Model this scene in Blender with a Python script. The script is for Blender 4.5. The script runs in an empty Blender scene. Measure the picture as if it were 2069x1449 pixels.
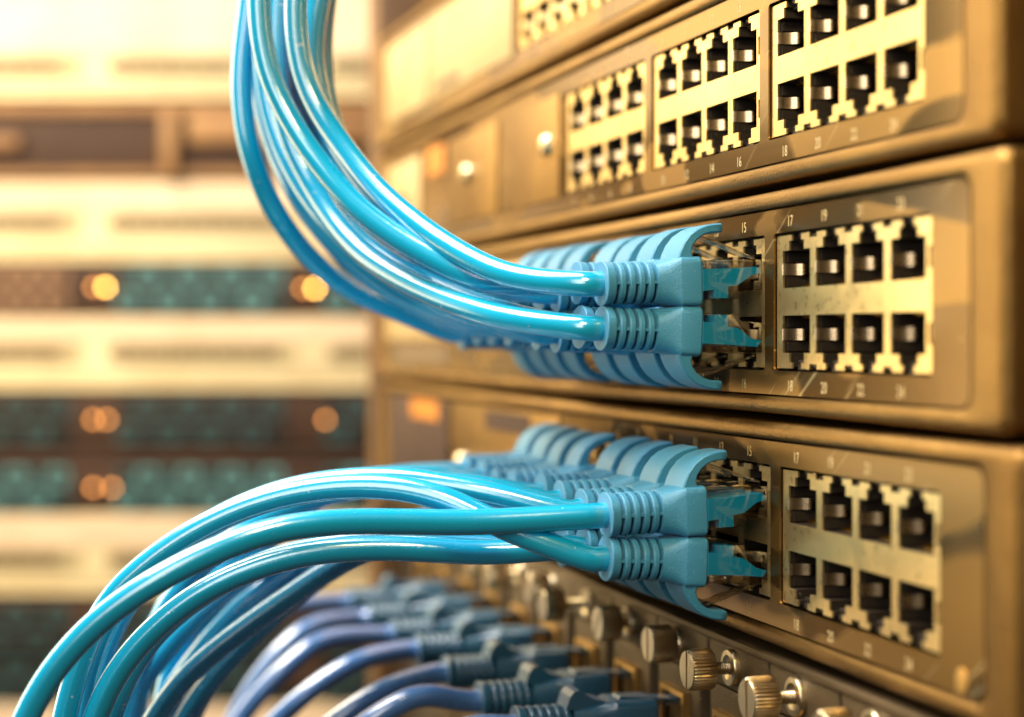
import bpy, bmesh, math, random
from mathutils import Vector, Matrix
from math import sin, cos, pi, radians

# ------------------------------------------------------------------ camera, world, lights
# World frame: X along the rack face (right = nearer the photographer), Y into the rack, Z up.
# All lengths below are millimetres; S turns them into metres.
S = 0.001
sc = bpy.context.scene
col = sc.collection
TH = radians(73.66)          # yaw of the lens away from the rack's normal
FPX, DIST, HOR = 3524.6, 142.5, 689.1
cd = bpy.data.cameras.new("camera")
cam = bpy.data.objects.new("camera", cd)
col.objects.link(cam)
cam.location = (0, -DIST * S, 0)
cam.rotation_euler = (pi / 2, 0, TH)
cd.sensor_width = 36.0
cd.lens = FPX * 36 / 2069
cd.shift_y = -(724.5 - HOR) / 2069
cd.clip_start = 0.01
cd.clip_end = 50
cd.dof.use_dof = True
cd.dof.focus_distance = 0.342
cd.dof.aperture_fstop = cd.lens / 7.8
cd.dof.aperture_blades = 9
sc.camera = cam

w = bpy.data.worlds.new("World")
sc.world = w
w.use_nodes = True
bg = w.node_tree.nodes["Background"]
bg.inputs[0].default_value = (1.0, 0.78, 0.50, 1)
bg.inputs[1].default_value = 0.045

sc.view_settings.view_transform = 'Standard'
sc.view_settings.look = 'None'
sc.view_settings.exposure = 0.2
sc.view_settings.gamma = 1.0
sc.cycles.use_denoising = True
sc.cycles.max_bounces = 10
sc.cycles.transparent_max_bounces = 24
sc.cycles.sample_clamp_indirect = 6.0
sc.cycles.caustics_reflective = False
sc.cycles.caustics_refractive = False


def area(name, loc, target, size, watts, color, size_y=None):
    l = bpy.data.lights.new(name, 'AREA')
    l.energy = watts
    l.color = color
    l.size = size * S
    if size_y:
        l.shape = 'RECTANGLE'
        l.size_y = size_y * S
    o = bpy.data.objects.new(name, l)
    col.objects.link(o)
    o.location = Vector(loc) * S
    d = (Vector(target) - Vector(loc)).normalized()
    o.rotation_euler = d.to_track_quat('-Z', 'Y').to_euler()
    return o


# studio lights: a soft key behind the photographer's left shoulder, a broad warm one further along the aisle,
# a ceiling lamp over the aisle, one in front of the far rack and an added glow light
area("key_lamp", (210, -480, 230), (-330, -20, 20), 300, 1.9, (1.0, 0.94, 0.86), 460)
area("aisle_lamp", (-1000, -460, 420), (-350, 0, 50), 560, 3.9, (1.0, 0.80, 0.44))
area("low_aisle_lamp", (-900, -660, 40), (-300, 0, -10), 520, 3.6, (1.0, 0.78, 0.42))
area("ceiling_lamp", (-430, -300, 520), (-400, -50, 0), 340, 9.0, (1.0, 0.93, 0.89), 420)
area("far_rack_lamp", (-900, -420, 470), (-1180, -20, 0), 420, 7.6, (1.0, 0.88, 0.66))
area("added_glow_light", (-165, -105, 160), (-245, 0, 35), 50, 0.30, (1.0, 0.80, 0.40))  # added out of view, imitates the warm glow on the right-hand ends


# ------------------------------------------------------------------ geometry helpers
class M:
    """collects verts and faces (mm), built as one mesh"""

    def __init__(s):
        s.v = []
        s.f = []

    def add(s, vs, fs):
        b = len(s.v)
        s.v += [tuple(p) for p in vs]
        s.f += [tuple(i + b for i in f) for f in fs]
        return s

    def box(s, x0, x1, y0, y1, z0, z1):
        s.add([(x0, y0, z0), (x1, y0, z0), (x1, y1, z0), (x0, y1, z0), (x0, y0, z1), (x1, y0, z1), (x1, y1, z1), (x0, y1, z1)],
              [(0, 3, 2, 1), (4, 5, 6, 7), (0, 1, 5, 4), (1, 2, 6, 5), (2, 3, 7, 6), (3, 0, 4, 7)])
        return s

    def cbox(s, x0, x1, y0, y1, z0, z1, b=0.3, seg=2):
        bm = bmesh.new()
        bmesh.ops.create_cube(bm, size=1)
        for v in bm.verts:
            v.co = Vector(((x0 + x1) / 2 + v.co.x * (x1 - x0), (y0 + y1) / 2 + v.co.y * (y1 - y0), (z0 + z1) / 2 + v.co.z * (z1 - z0)))
        bmesh.ops.bevel(bm, geom=bm.edges[:], offset=b, segments=seg, affect='EDGES', profile=0.5)
        bm.verts.index_update()
        s.add([v.co for v in bm.verts], [[v.index for v in f.verts] for f in bm.faces])
        bm.free()
        return s

    def loft(s, rings, cap0=True, cap1=True):
        n = len(rings[0])
        b = len(s.v)
        for r in rings:
            s.v += [tuple(p) for p in r]
        for k in range(len(rings) - 1):
            for i in range(n):
                j = (i + 1) % n
                s.f.append((b + k * n + i, b + k * n + j, b + (k + 1) * n + j, b + (k + 1) * n + i))
        if cap0:
            s.f.append(tuple(b + i for i in reversed(range(n))))
        if cap1:
            e = b + (len(rings) - 1) * n
            s.f.append(tuple(e + i for i in range(n)))
        return s

    def prism(s, poly, x0, x1):
        """poly in (y,z), extruded along x"""
        n = len(poly)
        s.loft([[(x0, p[0], p[1]) for p in poly], [(x1, p[0], p[1]) for p in poly]])
        return s

    def grid_plate(s, xs, zs, fill, y0, y1, back=True):
        nx, nz = len(xs) - 1, len(zs) - 1
        F = [[fill((xs[i] + xs[i + 1]) / 2, (zs[j] + zs[j + 1]) / 2) for j in range(nz)] for i in range(nx)]
        g = lambda i, j: 0 <= i < nx and 0 <= j < nz and F[i][j]
        vid = {}

        def V(i, j, k):
            if (i, j, k) not in vid:
                vid[(i, j, k)] = len(s.v)
                s.v.append((xs[i], (y0, y1)[k], zs[j]))
            return vid[(i, j, k)]
        for i in range(nx):
            for j in range(nz):
                if not F[i][j]:
                    continue
                s.f.append((V(i, j, 0), V(i + 1, j, 0), V(i + 1, j + 1, 0), V(i, j + 1, 0)))
                if back:
                    s.f.append((V(i, j, 1), V(i, j + 1, 1), V(i + 1, j + 1, 1), V(i + 1, j, 1)))
                if not g(i - 1, j):
                    s.f.append((V(i, j, 0), V(i, j + 1, 0), V(i, j + 1, 1), V(i, j, 1)))
                if not g(i + 1, j):
                    s.f.append((V(i + 1, j, 0), V(i + 1, j, 1), V(i + 1, j + 1, 1), V(i + 1, j + 1, 0)))
                if not g(i, j - 1):
                    s.f.append((V(i, j, 0), V(i, j, 1), V(i + 1, j, 1), V(i + 1, j, 0)))
                if not g(i, j + 1):
                    s.f.append((V(i, j + 1, 0), V(i + 1, j + 1, 0), V(i + 1, j + 1, 1), V(i, j + 1, 1)))
        return s

    def mirror_z(s):
        s.v = [(x, y, -z) for x, y, z in s.v]
        s.f = [tuple(reversed(f)) for f in s.f]
        return s

    def mesh(s, name, mat, smooth=35, fix=True, bev=0):
        me = bpy.data.meshes.new(name)
        me.from_pydata([(x * S, y * S, z * S) for x, y, z in s.v], [], s.f)
        if fix:
            bm = bmesh.new()
            bm.from_mesh(me)
            bmesh.ops.recalc_face_normals(bm, faces=bm.faces)
            if bev:
                eds = [e for e in bm.edges if len(e.link_faces) == 2 and e.calc_face_angle(0) > 0.5]
                bmesh.ops.bevel(bm, geom=eds, offset=bev * S, segments=2, affect='EDGES', profile=0.5, clamp_overlap=True)
            bm.to_mesh(me)
            bm.free()
        me.materials.append(mat)
        if smooth:
            for p in me.polygons:
                p.use_smooth = True
            me.set_sharp_from_angle(angle=radians(smooth))
        me.update()
        return me

    def build(s, name, mat, parent=None, loc=(0, 0, 0), smooth=35, fix=True):
        return put(name, s.mesh(name, mat, smooth, fix), parent, loc)


def put(name, me, parent=None, loc=(0, 0, 0)):
    o = bpy.data.objects.new(name, me)
    col.objects.link(o)
    o.location = Vector(loc) * S
    o.parent = parent
    return o


def thing(name, label, cat, loc=(0, 0, 0), rz=0.0, group=None):
    o = bpy.data.objects.new(name, None)
    col.objects.link(o)
    o.empty_display_size = 0.01
    o.location = Vector(loc) * S
    o.rotation_euler = (0, 0, rz)
    o["label"] = label
    o["category"] = cat
    if group:
        o["group"] = group
    return o


def rrect(hw, hh, r, n=5):
    """rounded rectangle outline, counter-clockwise in (x,z)"""
    pts = []
    for cx, cz, a0 in ((hw - r, hh - r, 0), (-hw + r, hh - r, 90), (-hw + r, -hh + r, 180), (hw - r, -hh + r, 270)):
        for k in range(n + 1):
            a = radians(a0 + 90 * k / n)
            pts.append((cx + r * cos(a), cz + r * sin(a)))
    return pts


def selip(hw, hh, e, n=36):
    out = []
    for k in range(n):
        a = 2 * pi * k / n
        c, q = cos(a), sin(a)
        out.append((hw * math.copysign(abs(c) ** (2 / e), c), hh * math.copysign(abs(q) ** (2 / e), q)))
    return out


def catmull(pts, n):
    """resample a polyline of Vectors as a centripetal-ish Catmull-Rom curve with n points"""
    P = [2 * pts[0] - pts[1]] + pts + [2 * pts[-1] - pts[-2]]
    out = []
    m = len(pts) - 1
    for i in range(m):
        p0, p1, p2, p3 = P[i:i + 4]
        for k in range(14):
            t = k / 14
            out.append(0.5 * ((2 * p1) + (p2 - p0) * t + (2 * p0 - 5 * p1 + 4 * p2 - p3) * t * t + (3 * p1 - p0 - 3 * p2 + p3) * t ** 3))
    out.append(pts[-1])
    L = [0]
    for a, b in zip(out, out[1:]):
        L.append(L[-1] + (b - a).length)
    res = []
    j = 0
    for k in range(n):
        t = L[-1] * k / (n - 1)
        while j < len(L) - 2 and L[j + 1] < t:
            j += 1
        f = (t - L[j]) / max(1e-9, L[j + 1] - L[j])
        res.append(out[j].lerp(out[j + 1], min(1, f)))
    for _ in range(10):
        res = res[:4] + [(res[i - 1] + 2 * res[i] + res[i + 1]) / 4 for i in range(4, n - 1)] + [res[-1]]
    return res


def tube(pts, r, seg=20):
    m = M()
    up = Vector((0.13, 0.31, 0.94))
    rings = []
    nrm = None
    for i, p in enumerate(pts):
        t = (pts[min(i + 1, len(pts) - 1)] - pts[max(i - 1, 0)]).normalized()
        if nrm is None:
            nrm = (up - t * up.dot(t)).normalized()
        else:
            nrm = (nrm - t * nrm.dot(t)).normalized()
        b = t.cross(nrm)
        rings.append([p + nrm * (r * cos(2 * pi * k / seg)) + b * (r * sin(2 * pi * k / seg)) for k in range(seg)])
    m.loft(rings)
    return m


def seen(x, y, depth):
    """a place in the room from where it was surveyed on the photograph and its distance along the lens"""
    r = (x - 1034.5) * depth / FPX
    return Vector((-depth * sin(TH) + r * cos(TH), -DIST + depth * cos(TH) + r * sin(TH), (HOR - y) * depth / FPX))


# ------------------------------------------------------------------ materials
def nodes_of(name):
    m = bpy.data.materials.new(name)
    m.use_nodes = True
    nt = m.node_tree
    return m, nt, nt.nodes, nt.links, nt.nodes["Principled BSDF"]


def noise(nt, scale, detail=4, rough=0.55, vec=None, dist=0.0):
    n = nt.nodes.new("ShaderNodeTexNoise")
    n.inputs["Scale"].default_value = scale
    n.inputs["Detail"].default_value = detail
    n.inputs["Roughness"].default_value = rough
    n.inputs["Distortion"].default_value = dist
    if vec is not None:
        nt.links.new(vec, n.inputs["Vector"])
    return n.outputs["Fac"]


def ramp(nt, fac, stops):
    r = nt.nodes.new("ShaderNodeValToRGB")
    e = r.color_ramp.elements
    while len(e) < len(stops):
        e.new(0.5)
    for k, (p, c) in enumerate(stops):
        e[k].position = p
        e[k].color = (*c, 1) if len(c) == 3 else c
    nt.links.new(fac, r.inputs[0])
    return r.outputs[0]


def mixc(nt, fac, a, b, mode='MIX'):
    m = nt.nodes.new("ShaderNodeMix")
    m.data_type = 'RGBA'
    m.blend_type = mode
    for sock, val in ((m.inputs[0], fac), (m.inputs[6], a), (m.inputs[7], b)):
        if isinstance(val, (int, float)):
            sock.default_value = val
        elif isinstance(val, tuple):
            sock.default_value = (*val, 1)
        else:
            nt.links.new(val, sock)
    return m.outputs[2]


def obj_coord(nt, sx=1, sy=1, sz=1):
    tc = nt.nodes.new("ShaderNodeTexCoord")
    mp = nt.nodes.new("ShaderNodeMapping")
    mp.inputs["Scale"].default_value = (sx, sy, sz)
    oi = nt.nodes.new("ShaderNodeObjectInfo")          # every copy samples its own patch of grain and wear
    ad = nt.nodes.new("ShaderNodeVectorMath")
    ad.operation = 'MULTIPLY_ADD'
    nt.links.new(oi.outputs["Location"], ad.inputs[0])
    ad.inputs[1].default_value = (3.1, 2.3, 4.7)
    nt.links.new(tc.outputs["Object"], ad.inputs[2])
    nt.links.new(ad.outputs[0], mp.inputs[0])
    return mp.outputs[0]


def bump(nt, fac, strength, dist, bsdf):
    b = nt.nodes.new("ShaderNodeBump")
    b.inputs["Strength"].default_value = strength
    b.inputs["Distance"].default_value = dist
    nt.links.new(fac, b.inputs["Height"])
    nt.links.new(b.outputs[0], bsdf.inputs["Normal"])


def val_ramp(nt, fac, a, b):
    m = nt.nodes.new("ShaderNodeMapRange")
    nt.links.new(fac, m.inputs[0])
    m.inputs[3].default_value = a
    m.inputs[4].default_value = b
    return m.outputs[0]


def painted(name, base, dark, metallic, rough, grain=1500, gstr=0.35, speck=None):
    m, nt, N, L, p = nodes_of(name)
    v = obj_coord(nt)
    big = noise(nt, 30, 5, 0.6, v)
    c = mixc(nt, ramp(nt, big, [(0.38, (0, 0, 0)), (0.66, (1, 1, 1))]), dark, base)
    if speck:
        sp = ramp(nt, noise(nt, 900, 2, 0.5, v), [(0.70, (0, 0, 0)), (0.76, (1, 1, 1))])
        c = mixc(nt, sp, c, speck)
    L.new(c, p.inputs["Base Color"])
    p.inputs["Metallic"].default_value = metallic
    L.new(val_ramp(nt, noise(nt, 120, 4, 0.6, v), rough - 0.09, rough + 0.11), p.inputs["Roughness"])
    bump(nt, noise(nt, grain, 3, 0.6, v), gstr, 0.0003, p)
    return m


MAT = {}
MAT["bezel"] = painted("bezel paint", (0.31, 0.178, 0.050), (0.21, 0.114, 0.030), 0.85, 0.34, 1700, 0.8)
MAT["module"] = painted("module paint", (0.135, 0.09, 0.044), (0.09, 0.06, 0.028), 0.5, 0.45, 2600, 0.5, (0.30, 0.22, 0.12))
MAT["rail"] = painted("rack post paint", (0.17, 0.085, 0.03), (0.11, 0.055, 0.02), 0.3, 0.55)
MAT["rail_tan"] = painted("tan trim paint", (0.30, 0.15, 0.045), (0.22, 0.10, 0.03), 0.0, 0.6, 600, 0.1)
MAT["cream"] = painted("far unit paint", (0.80, 0.66, 0.38), (0.70, 0.55, 0.30), 0.0, 0.6, 600, 0.1)
MAT["brown"] = painted("dark brown panel paint", (0.05, 0.018, 0.004), (0.035, 0.012, 0.003), 0.0, 0.75, 600, 0.1)
MAT["teal"] = painted("teal jack plastic", (0.14, 0.36, 0.36), (0.08, 0.24, 0.25), 0.0, 0.5, 600, 0.1)
MAT["teal_dark"] = painted("dark teal jack plastic", (0.035, 0.11, 0.11), (0.02, 0.07, 0.075), 0.0, 0.5, 600, 0.1)
MAT["teal_dim"] = painted("blackish teal jack plastic", (0.012, 0.03, 0.03), (0.008, 0.02, 0.02), 0.0, 0.5, 600, 0.1)
MAT["rose_cream"] = painted("pinkish far unit band", (0.74, 0.55, 0.37), (0.66, 0.47, 0.30), 0.0, 0.6, 600, 0.1)
MAT["recess"] = painted("far port recess", (0.42, 0.33, 0.17), (0.36, 0.28, 0.14), 0.0, 0.7, 600, 0.1)
MAT["rose"] = painted("rose jack plastic", (0.40, 0.22, 0.12), (0.3, 0.16, 0.08), 0.0, 0.5, 600, 0.1)
MAT["olive"] = painted("olive port recess", (0.16, 0.10, 0.045), (0.12, 0.075, 0.03), 0.0, 0.7, 600, 0.1)
MAT["label_orange"] = painted("orange sticker", (0.58, 0.21, 0.02), (0.48, 0.16, 0.02), 0.0, 0.5, 600, 0.1)
MAT["label_cream"] = painted("cream sticker", (0.50, 0.35, 0.16), (0.42, 0.29, 0.12), 0.0, 0.5, 600, 0.1)


def plate_film():
    """bronze overlay film of the port labels: wavy lifted patches, wiped streaks, scratches, dust"""
    m, nt, N, L, p = nodes_of("overlay film")
    v = obj_coord(nt)
    vs = obj_coord(nt, 0.45, 1, 1.0)
    blot = ramp(nt, noise(nt, 42, 2, 0.4, vs, 0.7), [(0.485, (0, 0, 0)), (0.51, (1, 1, 1))])
    c = mixc(nt, blot, (0.14, 0.078, 0.021), (0.28, 0.158, 0.042))
    vr = nt.nodes.new("ShaderNodeMapping")
    vr.vector_type = 'TEXTURE'
    L.new(v, vr.inputs[0])
    vr.inputs["Rotation"].default_value = (0, radians(-36), 0)
    vr.inputs["Scale"].default_value = (1 / 16, 1 / 60, 1 / 480)
    scr = ramp(nt, noise(nt, 1.3, 1, 0.4, vr.outputs[0], 1.2), [(0.675, (0, 0, 0)), (0.70, (1, 1, 1))])
    gate = ramp(nt, noise(nt, 24, 2, 0.5, v), [(0.50, (0, 0, 0)), (0.6, (1, 1, 1))])
    scr2 = mixc(nt, 1.0, scr, gate, 'MULTIPLY')
    c = mixc(nt, scr2, c, (0.55, 0.42, 0.22))
    dust = ramp(nt, noise(nt, 700, 2, 0.5, v), [(0.74, (0, 0, 0)), (0.78, (1, 1, 1))])
    c = mixc(nt, dust, c, (0.6, 0.48, 0.28))
    L.new(c, p.inputs["Base Color"])
    p.inputs["Metallic"].default_value = 0.78
    L.new(val_ramp(nt, blot, 0.17, 0.29), p.inputs["Roughness"])
    bump(nt, noise(nt, 60, 3, 0.5, vs, 0.6), 0.12, 0.0006, p)
    return m


MAT["film"] = plate_film()


def shield_metal():
    m, nt, N, L, p = nodes_of("brass tinted steel shield")
    v = obj_coord(nt)
    spot = ramp(nt, noise(nt, 620, 3, 0.6, v), [(0.58, (0, 0, 0)), (0.66, (1, 1, 1))])
    gate = ramp(nt, noise(nt, 38, 3, 0.5, v), [(0.40, (0.12, 0.12, 0.12)), (0.62, (1, 1, 1))])
    c = mixc(nt, mixc(nt, 1.0, spot, gate, 'MULTIPLY'), (0.92, 0.67, 0.30), (0.56, 0.38, 0.16))
    L.new(c, p.inputs["Base Color"])
    p.inputs["Metallic"].default_value = 0.9
    L.new(val_ramp(nt, noise(nt, 200, 4, 0.6, v), 0.22, 0.42), p.inputs["Roughness"])
    bump(nt, noise(nt, 40, 2, 0.4, v), 0.25, 0.0016, p)
    return m


MAT["shield"] = shield_metal()


def metal(name, c, rough, brushed=0):
    m, nt, N, L, p = nodes_of(name)
    v = obj_coord(nt, 1, 1, 1)
    k = noise(nt, 420, 5, 0.65, v)
    L.new(mixc(nt, k, tuple(x * 0.72 for x in c), c), p.inputs["Base Color"])
    p.inputs["Metallic"].default_value = 1.0
    L.new(val_ramp(nt, noise(nt, 260, 4, 0.6, v), rough - 0.06, rough + 0.1), p.inputs["Roughness"])
    bump(nt, noise(nt, 900, 3, 0.6, v), 0.15, 0.0001, p)
    return m


MAT["spring"] = metal("spring tab metal", (0.62, 0.47, 0.29), 0.26)
MAT["brass"] = metal("thumbscrew brass", (0.78, 0.64, 0.41), 0.3)
MAT["gold"] = metal("gold contact", (0.95, 0.60, 0.14), 0.2)
MAT["frame"] = metal("jack frame bronze", (0.80, 0.50, 0.18), 0.45)


def plastic(name, base, rough, grain, gstr, dust=None, spec=0.5, mott=0.82, coat=0.0, sheen=0.0):
    m, nt, N, L, p = nodes_of(name)
    v = obj_coord(nt)
    c = mixc(nt, noise(nt, 90, 4, 0.6, v), tuple(x * mott for x in base), base)
    if dust:
        d = ramp(nt, noise(nt, dust[1], 2, 0.5, v), [(dust[2], (0, 0, 0)), (dust[2] + 0.03, (1, 1, 1))])
        c = mixc(nt, d, c, dust[0])
    if coat:
        d2 = ramp(nt, noise(nt, 420, 2, 0.5, v), [(0.735, (0, 0, 0)), (0.75, (1, 1, 1))])
        c = mixc(nt, d2, c, tuple(min(1, x * 0.5 + 0.42) for x in base))
    L.new(c, p.inputs["Base Color"])
    p.inputs["Specular IOR Level"].default_value = spec
    L.new(val_ramp(nt, noise(nt, 300, 3, 0.6, v), rough - 0.07, rough + 0.09), p.inputs["Roughness"])
    if coat:
        p.inputs["IOR"].default_value = 1.55
        p.inputs["Coat Weight"].default_value = coat
        p.inputs["Coat Roughness"].default_value = 0.15
        p.inputs["Coat IOR"].default_value = 2.2
        cb = nt.nodes.new("ShaderNodeBump")                   # fine grain that breaks the edge of the highlights
        cb.inputs["Strength"].default_value = 0.22
        cb.inputs["Distance"].default_value = 0.0001
        L.new(noise(nt, 2800, 2, 0.6, v), cb.inputs["Height"])
        L.new(cb.outputs[0], p.inputs["Coat Normal"])
    if sheen:
        p.inputs["Sheen Weight"].default_value = sheen
        p.inputs["Sheen Roughness"].default_value = 0.4
        p.inputs["Sheen Tint"].default_value = (0.92, 0.88, 1.0, 1)
    if gstr:
        bump(nt, noise(nt, grain, 2, 0.6, v), gstr, 0.00018, p)
    return m


MAT["black"] = plastic("black port plastic", (0.036, 0.027, 0.020), 0.30, 900, 0.15, ((0.26, 0.21, 0.14), 1500, 0.72))
MAT["cable"] = plastic("blue cable sheath", (0.0, 0.42, 0.70), 0.24, 500, 0.10, ((0.45, 0.72, 0.74), 1300, 0.775), 0.5, 0.93, 0.8)
MAT["cable_dark"] = plastic("deep blue cable sheath", (0.0, 0.20, 0.36), 0.26, 500, 0.10, ((0.3, 0.5, 0.55), 1300, 0.78), 0.5, 0.9, 0.8)
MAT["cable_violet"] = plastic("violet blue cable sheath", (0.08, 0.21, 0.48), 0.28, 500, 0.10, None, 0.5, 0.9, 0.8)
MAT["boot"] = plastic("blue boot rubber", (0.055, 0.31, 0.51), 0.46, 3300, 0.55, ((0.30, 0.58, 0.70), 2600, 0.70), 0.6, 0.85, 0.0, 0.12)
MAT["boot_far"] = plastic("shaded blue boot rubber", (0.012, 0.10, 0.17), 0.42, 2600, 0.4, None, 0.6, 0.85, 0.35, 0.15)  # base darkened so the colour holds the shade on these boots
MAT["insert"] = plastic("blue cable core", (0.0, 0.42, 0.88), 0.3, 400, 0.05)
MAT["print"] = plastic("pale printed ink", (0.74, 0.56, 0.27), 0.6, 900, 0.0, None, 0.3, 0.7)


def clear_plastic():
    m, nt, N, L, p = nodes_of("clear plastic")
    N.remove(p)
    out = [n for n in N if n.type == 'OUTPUT_MATERIAL'][0]
    tr = N.new("ShaderNodeBsdfTransparent")
    tr.inputs[0].default_value = (0.86, 0.81, 0.72, 1)
    gl = N.new("ShaderNodeBsdfGlossy")
    gl.inputs["Roughness"].default_value = 0.07
    gl.inputs[0].default_value = (1, 0.97, 0.9, 1)
    lw = N.new("ShaderNodeLayerWeight")
    lw.inputs[0].default_value = 0.5
    fr = N.new("ShaderNodeMath")
    fr.operation = 'POWER'
    L.new(lw.outputs["Facing"], fr.inputs[0])
    fr.inputs[1].default_value = 3.0
    ad = N.new("ShaderNodeMath")
    ad.operation = 'MULTIPLY_ADD'
    L.new(fr.outputs[0], ad.inputs[0])
    ad.inputs[1].default_value = 0.75
    ad.inputs[2].default_value = 0.10
    mx = N.new("ShaderNodeMixShader")
    L.new(ad.outputs[0], mx.inputs[0])
    L.new(tr.outputs[0], mx.inputs[1])
    L.new(gl.outputs[0], mx.inputs[2])
    L.new(mx.outputs[0], out.inputs[0])
    b = N.new("ShaderNodeBump")
    b.inputs["Strength"].default_value = 0.05
    b.inputs["Distance"].default_value = 0.0001
    L.new(noise(nt, 260, 3, 0.6, obj_coord(nt)), b.inputs["Height"])
    L.new(b.outputs[0], gl.inputs["Normal"])
    return m


MAT["clear"] = clear_plastic()


def glint_mat(name, c, e):
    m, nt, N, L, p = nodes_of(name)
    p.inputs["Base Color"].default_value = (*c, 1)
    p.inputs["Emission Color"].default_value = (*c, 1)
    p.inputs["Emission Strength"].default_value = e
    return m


MAT["amber"] = glint_mat("glowing amber screw glint", (1.0, 0.50, 0.09), 26.0)  # emission stands in for light glinting off gold screw heads
MAT["amber_dim"] = glint_mat("dim glowing screw glint", (1.0, 0.38, 0.09), 6.5)

# ------------------------------------------------------------------ network switches
PITCH, GROUP = 14.0, 63.25
SW = {0: (-307.0, 96.33), 1: (-306.9, 51.88), 2: (-304.5, 7.43), 3: (-301.9, -37.02)}   # x of port 17, z of centre
HB = 42.9                                                    # bezel height


def in_port(x, z):
    """inside the stepped opening of an upper port whose main part starts at x=0 (z from the block's centre)"""
    return (0 < x < 11.7 and 2.6 < z < 9.7) or (2.8 < x < 9.1 and 9.7 <= z < 11.5) or (3.9 < x < 7.9 and 11.5 <= z < 14)


def shield_mesh():
    xs = {-2.5, 55.9, 54.4}
    for k in range(4):
        for a in (0, 11.7, 2.8, 9.1, 3.9, 7.9):
            xs.add(14 * k + a)
        if k < 3:
            xs |= {14 * k + 11.3, 14 * k + 14.4}
    zs = set()
    for a in (0, 2.6, 9.7, 11.5, 11.7, 12.6, 4.4, 8.0):
        zs |= {a, -a}

    def fill(x, z):
        z = abs(z)
        for k in range(4):
            if in_port(x - 14 * k, z):
                return False
            if k < 3 and 11.3 < x - 14 * k < 14.4 and z > 11.7:
                return False
        if x > 54.4 and 4.4 < z < 8.0:
            return False
        return True
    m = M().grid_plate(sorted(xs), sorted(zs), fill, 0.55, 0.95)
    for q in (1, -1):                                         # bright lugs inside the two side slots
        m.box(54.9, 55.8, 0.75, 1.6, q * 6.2 - 1.2, q * 6.2 + 1.2)
    for k in range(3):                                        # ground lugs bent over the top and bottom edge
        for q in (1, -1):
            m.box(14 * k + 9.6, 14 * k + 11.0, 0.75, 3.0, q * 12.62 - .12, q * 12.62 + .12)
    return m.mesh("shield_plate", MAT["shield"], None)


def housing_mesh():
    xs = [-1.15, 0, 2.8, 3.9, 7.9, 9.1, 11.7, 12.85]
    zs = [0, 2.6, 9.7, 11.5, 12.3]
    m = M().grid_plate(xs, zs, lambda x, z: not in_port(x, z), 1.1, 12)
    m.box(-1.15, 12.85, 12, 12.6, 0, 12.3)
    m.box(-0.05, 0.42, 1.5, 10.5, 2.95, 4.75)                  # raised pads on the side wall, above and below the spring tab
    m.box(-0.05, 0.42, 1.5, 10.5, 7.6, 9.3)
    m.cbox(3.2, 8.7, 2.2, 10, 11.0, 11.9, 0.2)                 # latch catch ledge
    m.box(4.2, 7.6, 1.7, 8, 11.9, 12.9)
    return m


def tab_mesh():
    path = [(-0.1, 0.5), (0.05, 0.7), (0.18, 1.5), (0.38, 2.6), (0.72, 3.35), (1.15, 3.95), (1.42, 4.4), (1.40, 4.85), (1.05, 5.1), (0.5, 5.1)]
    hz = [1.1, 1.1, 1.1, 1.1, 1.1, 1.1, 1.05, 0.9, 0.7, 0.6]
    rings = []
    for i, ((x, y), h) in enumerate(zip(path, hz)):
        a = Vector(path[max(0, i - 1)])
        b = Vector(path[min(len(path) - 1, i + 1)])
        t = (b - a).normalized()
        n = Vector((t.y, -t.x)) * 0.12
        rings.append([(x + n.x, y + n.y, 6.2 - h), (x + n.x, y + n.y, 6.2 + h), (x - n.x, y - n.y, 6.2 + h), (x - n.x, y - n.y, 6.2 - h)])
    return M().loft(rings)


def pins_mesh():
    m = M()
    for k in range(8):
        x = 2.3 + k * 1.02
        m.loft([[(x - .2, y, z - .15), (x + .2, y, z - .15), (x + .2, y, z + .15), (x - .2, y, z + .15)]
                for y, z in ((3.4, 2.9), (4.2, 3.2), (9.5, 5.6), (11.5, 5.7))])
    return m


SHIELD = shield_mesh()
HOUSE = (housing_mesh().mesh("port_housing", MAT["black"], None), housing_mesh().mirror_z().mesh("port_housing", MAT["black"], None))
TAB = (tab_mesh().mesh("spring_tab", MAT["spring"], 60), tab_mesh().mirror_z().mesh("spring_tab", MAT["spring"], 60))
PINS = (pins_mesh().mesh("contact_row", MAT["gold"], None), pins_mesh().mirror_z().mesh("contact_row", MAT["gold"], None))


def port_block(sw, x0):
    """one metal shielded block of two rows of four ports; x0 = left edge of its first port"""
    b = put("port_block", SHIELD, sw, (x0, 0, 0))
    for k in range(4):
        for r in (0, 1):
            put("port_housing", HOUSE[r], b, (14 * k, 0, 0))
            put("spring_tab", TAB[r], b, (14 * k, 0, 0))
            put("contact_row", PINS[r], b, (14 * k, 0, 0))
    return b


def number_mesh(txt, h):
    cu = bpy.data.curves.new("digits", 'FONT')
    cu.body = txt
    cu.size = h * 1.38 * S
    cu.align_x = 'CENTER'
    cu.align_y = 'CENTER'
    cu.extrude = 0.00001
    cu.space_character = 1.08
    o = bpy.data.objects.new("digits", cu)
    col.objects.link(o)
    dg = bpy.context.evaluated_depsgraph_get()
    me = bpy.data.meshes.new_from_object(o.evaluated_get(dg))
    bpy.data.objects.remove(o)
    bpy.data.curves.remove(cu)
    me.transform(Matrix.Diagonal((0.80, 1, 1, 1)))
    me.transform(Matrix.Rotation(pi / 2, 4, 'X'))
    me.materials.clear()
    me.materials.append(MAT["print"])
    me.name = "port_number"
    return me


NUM = {}


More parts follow.
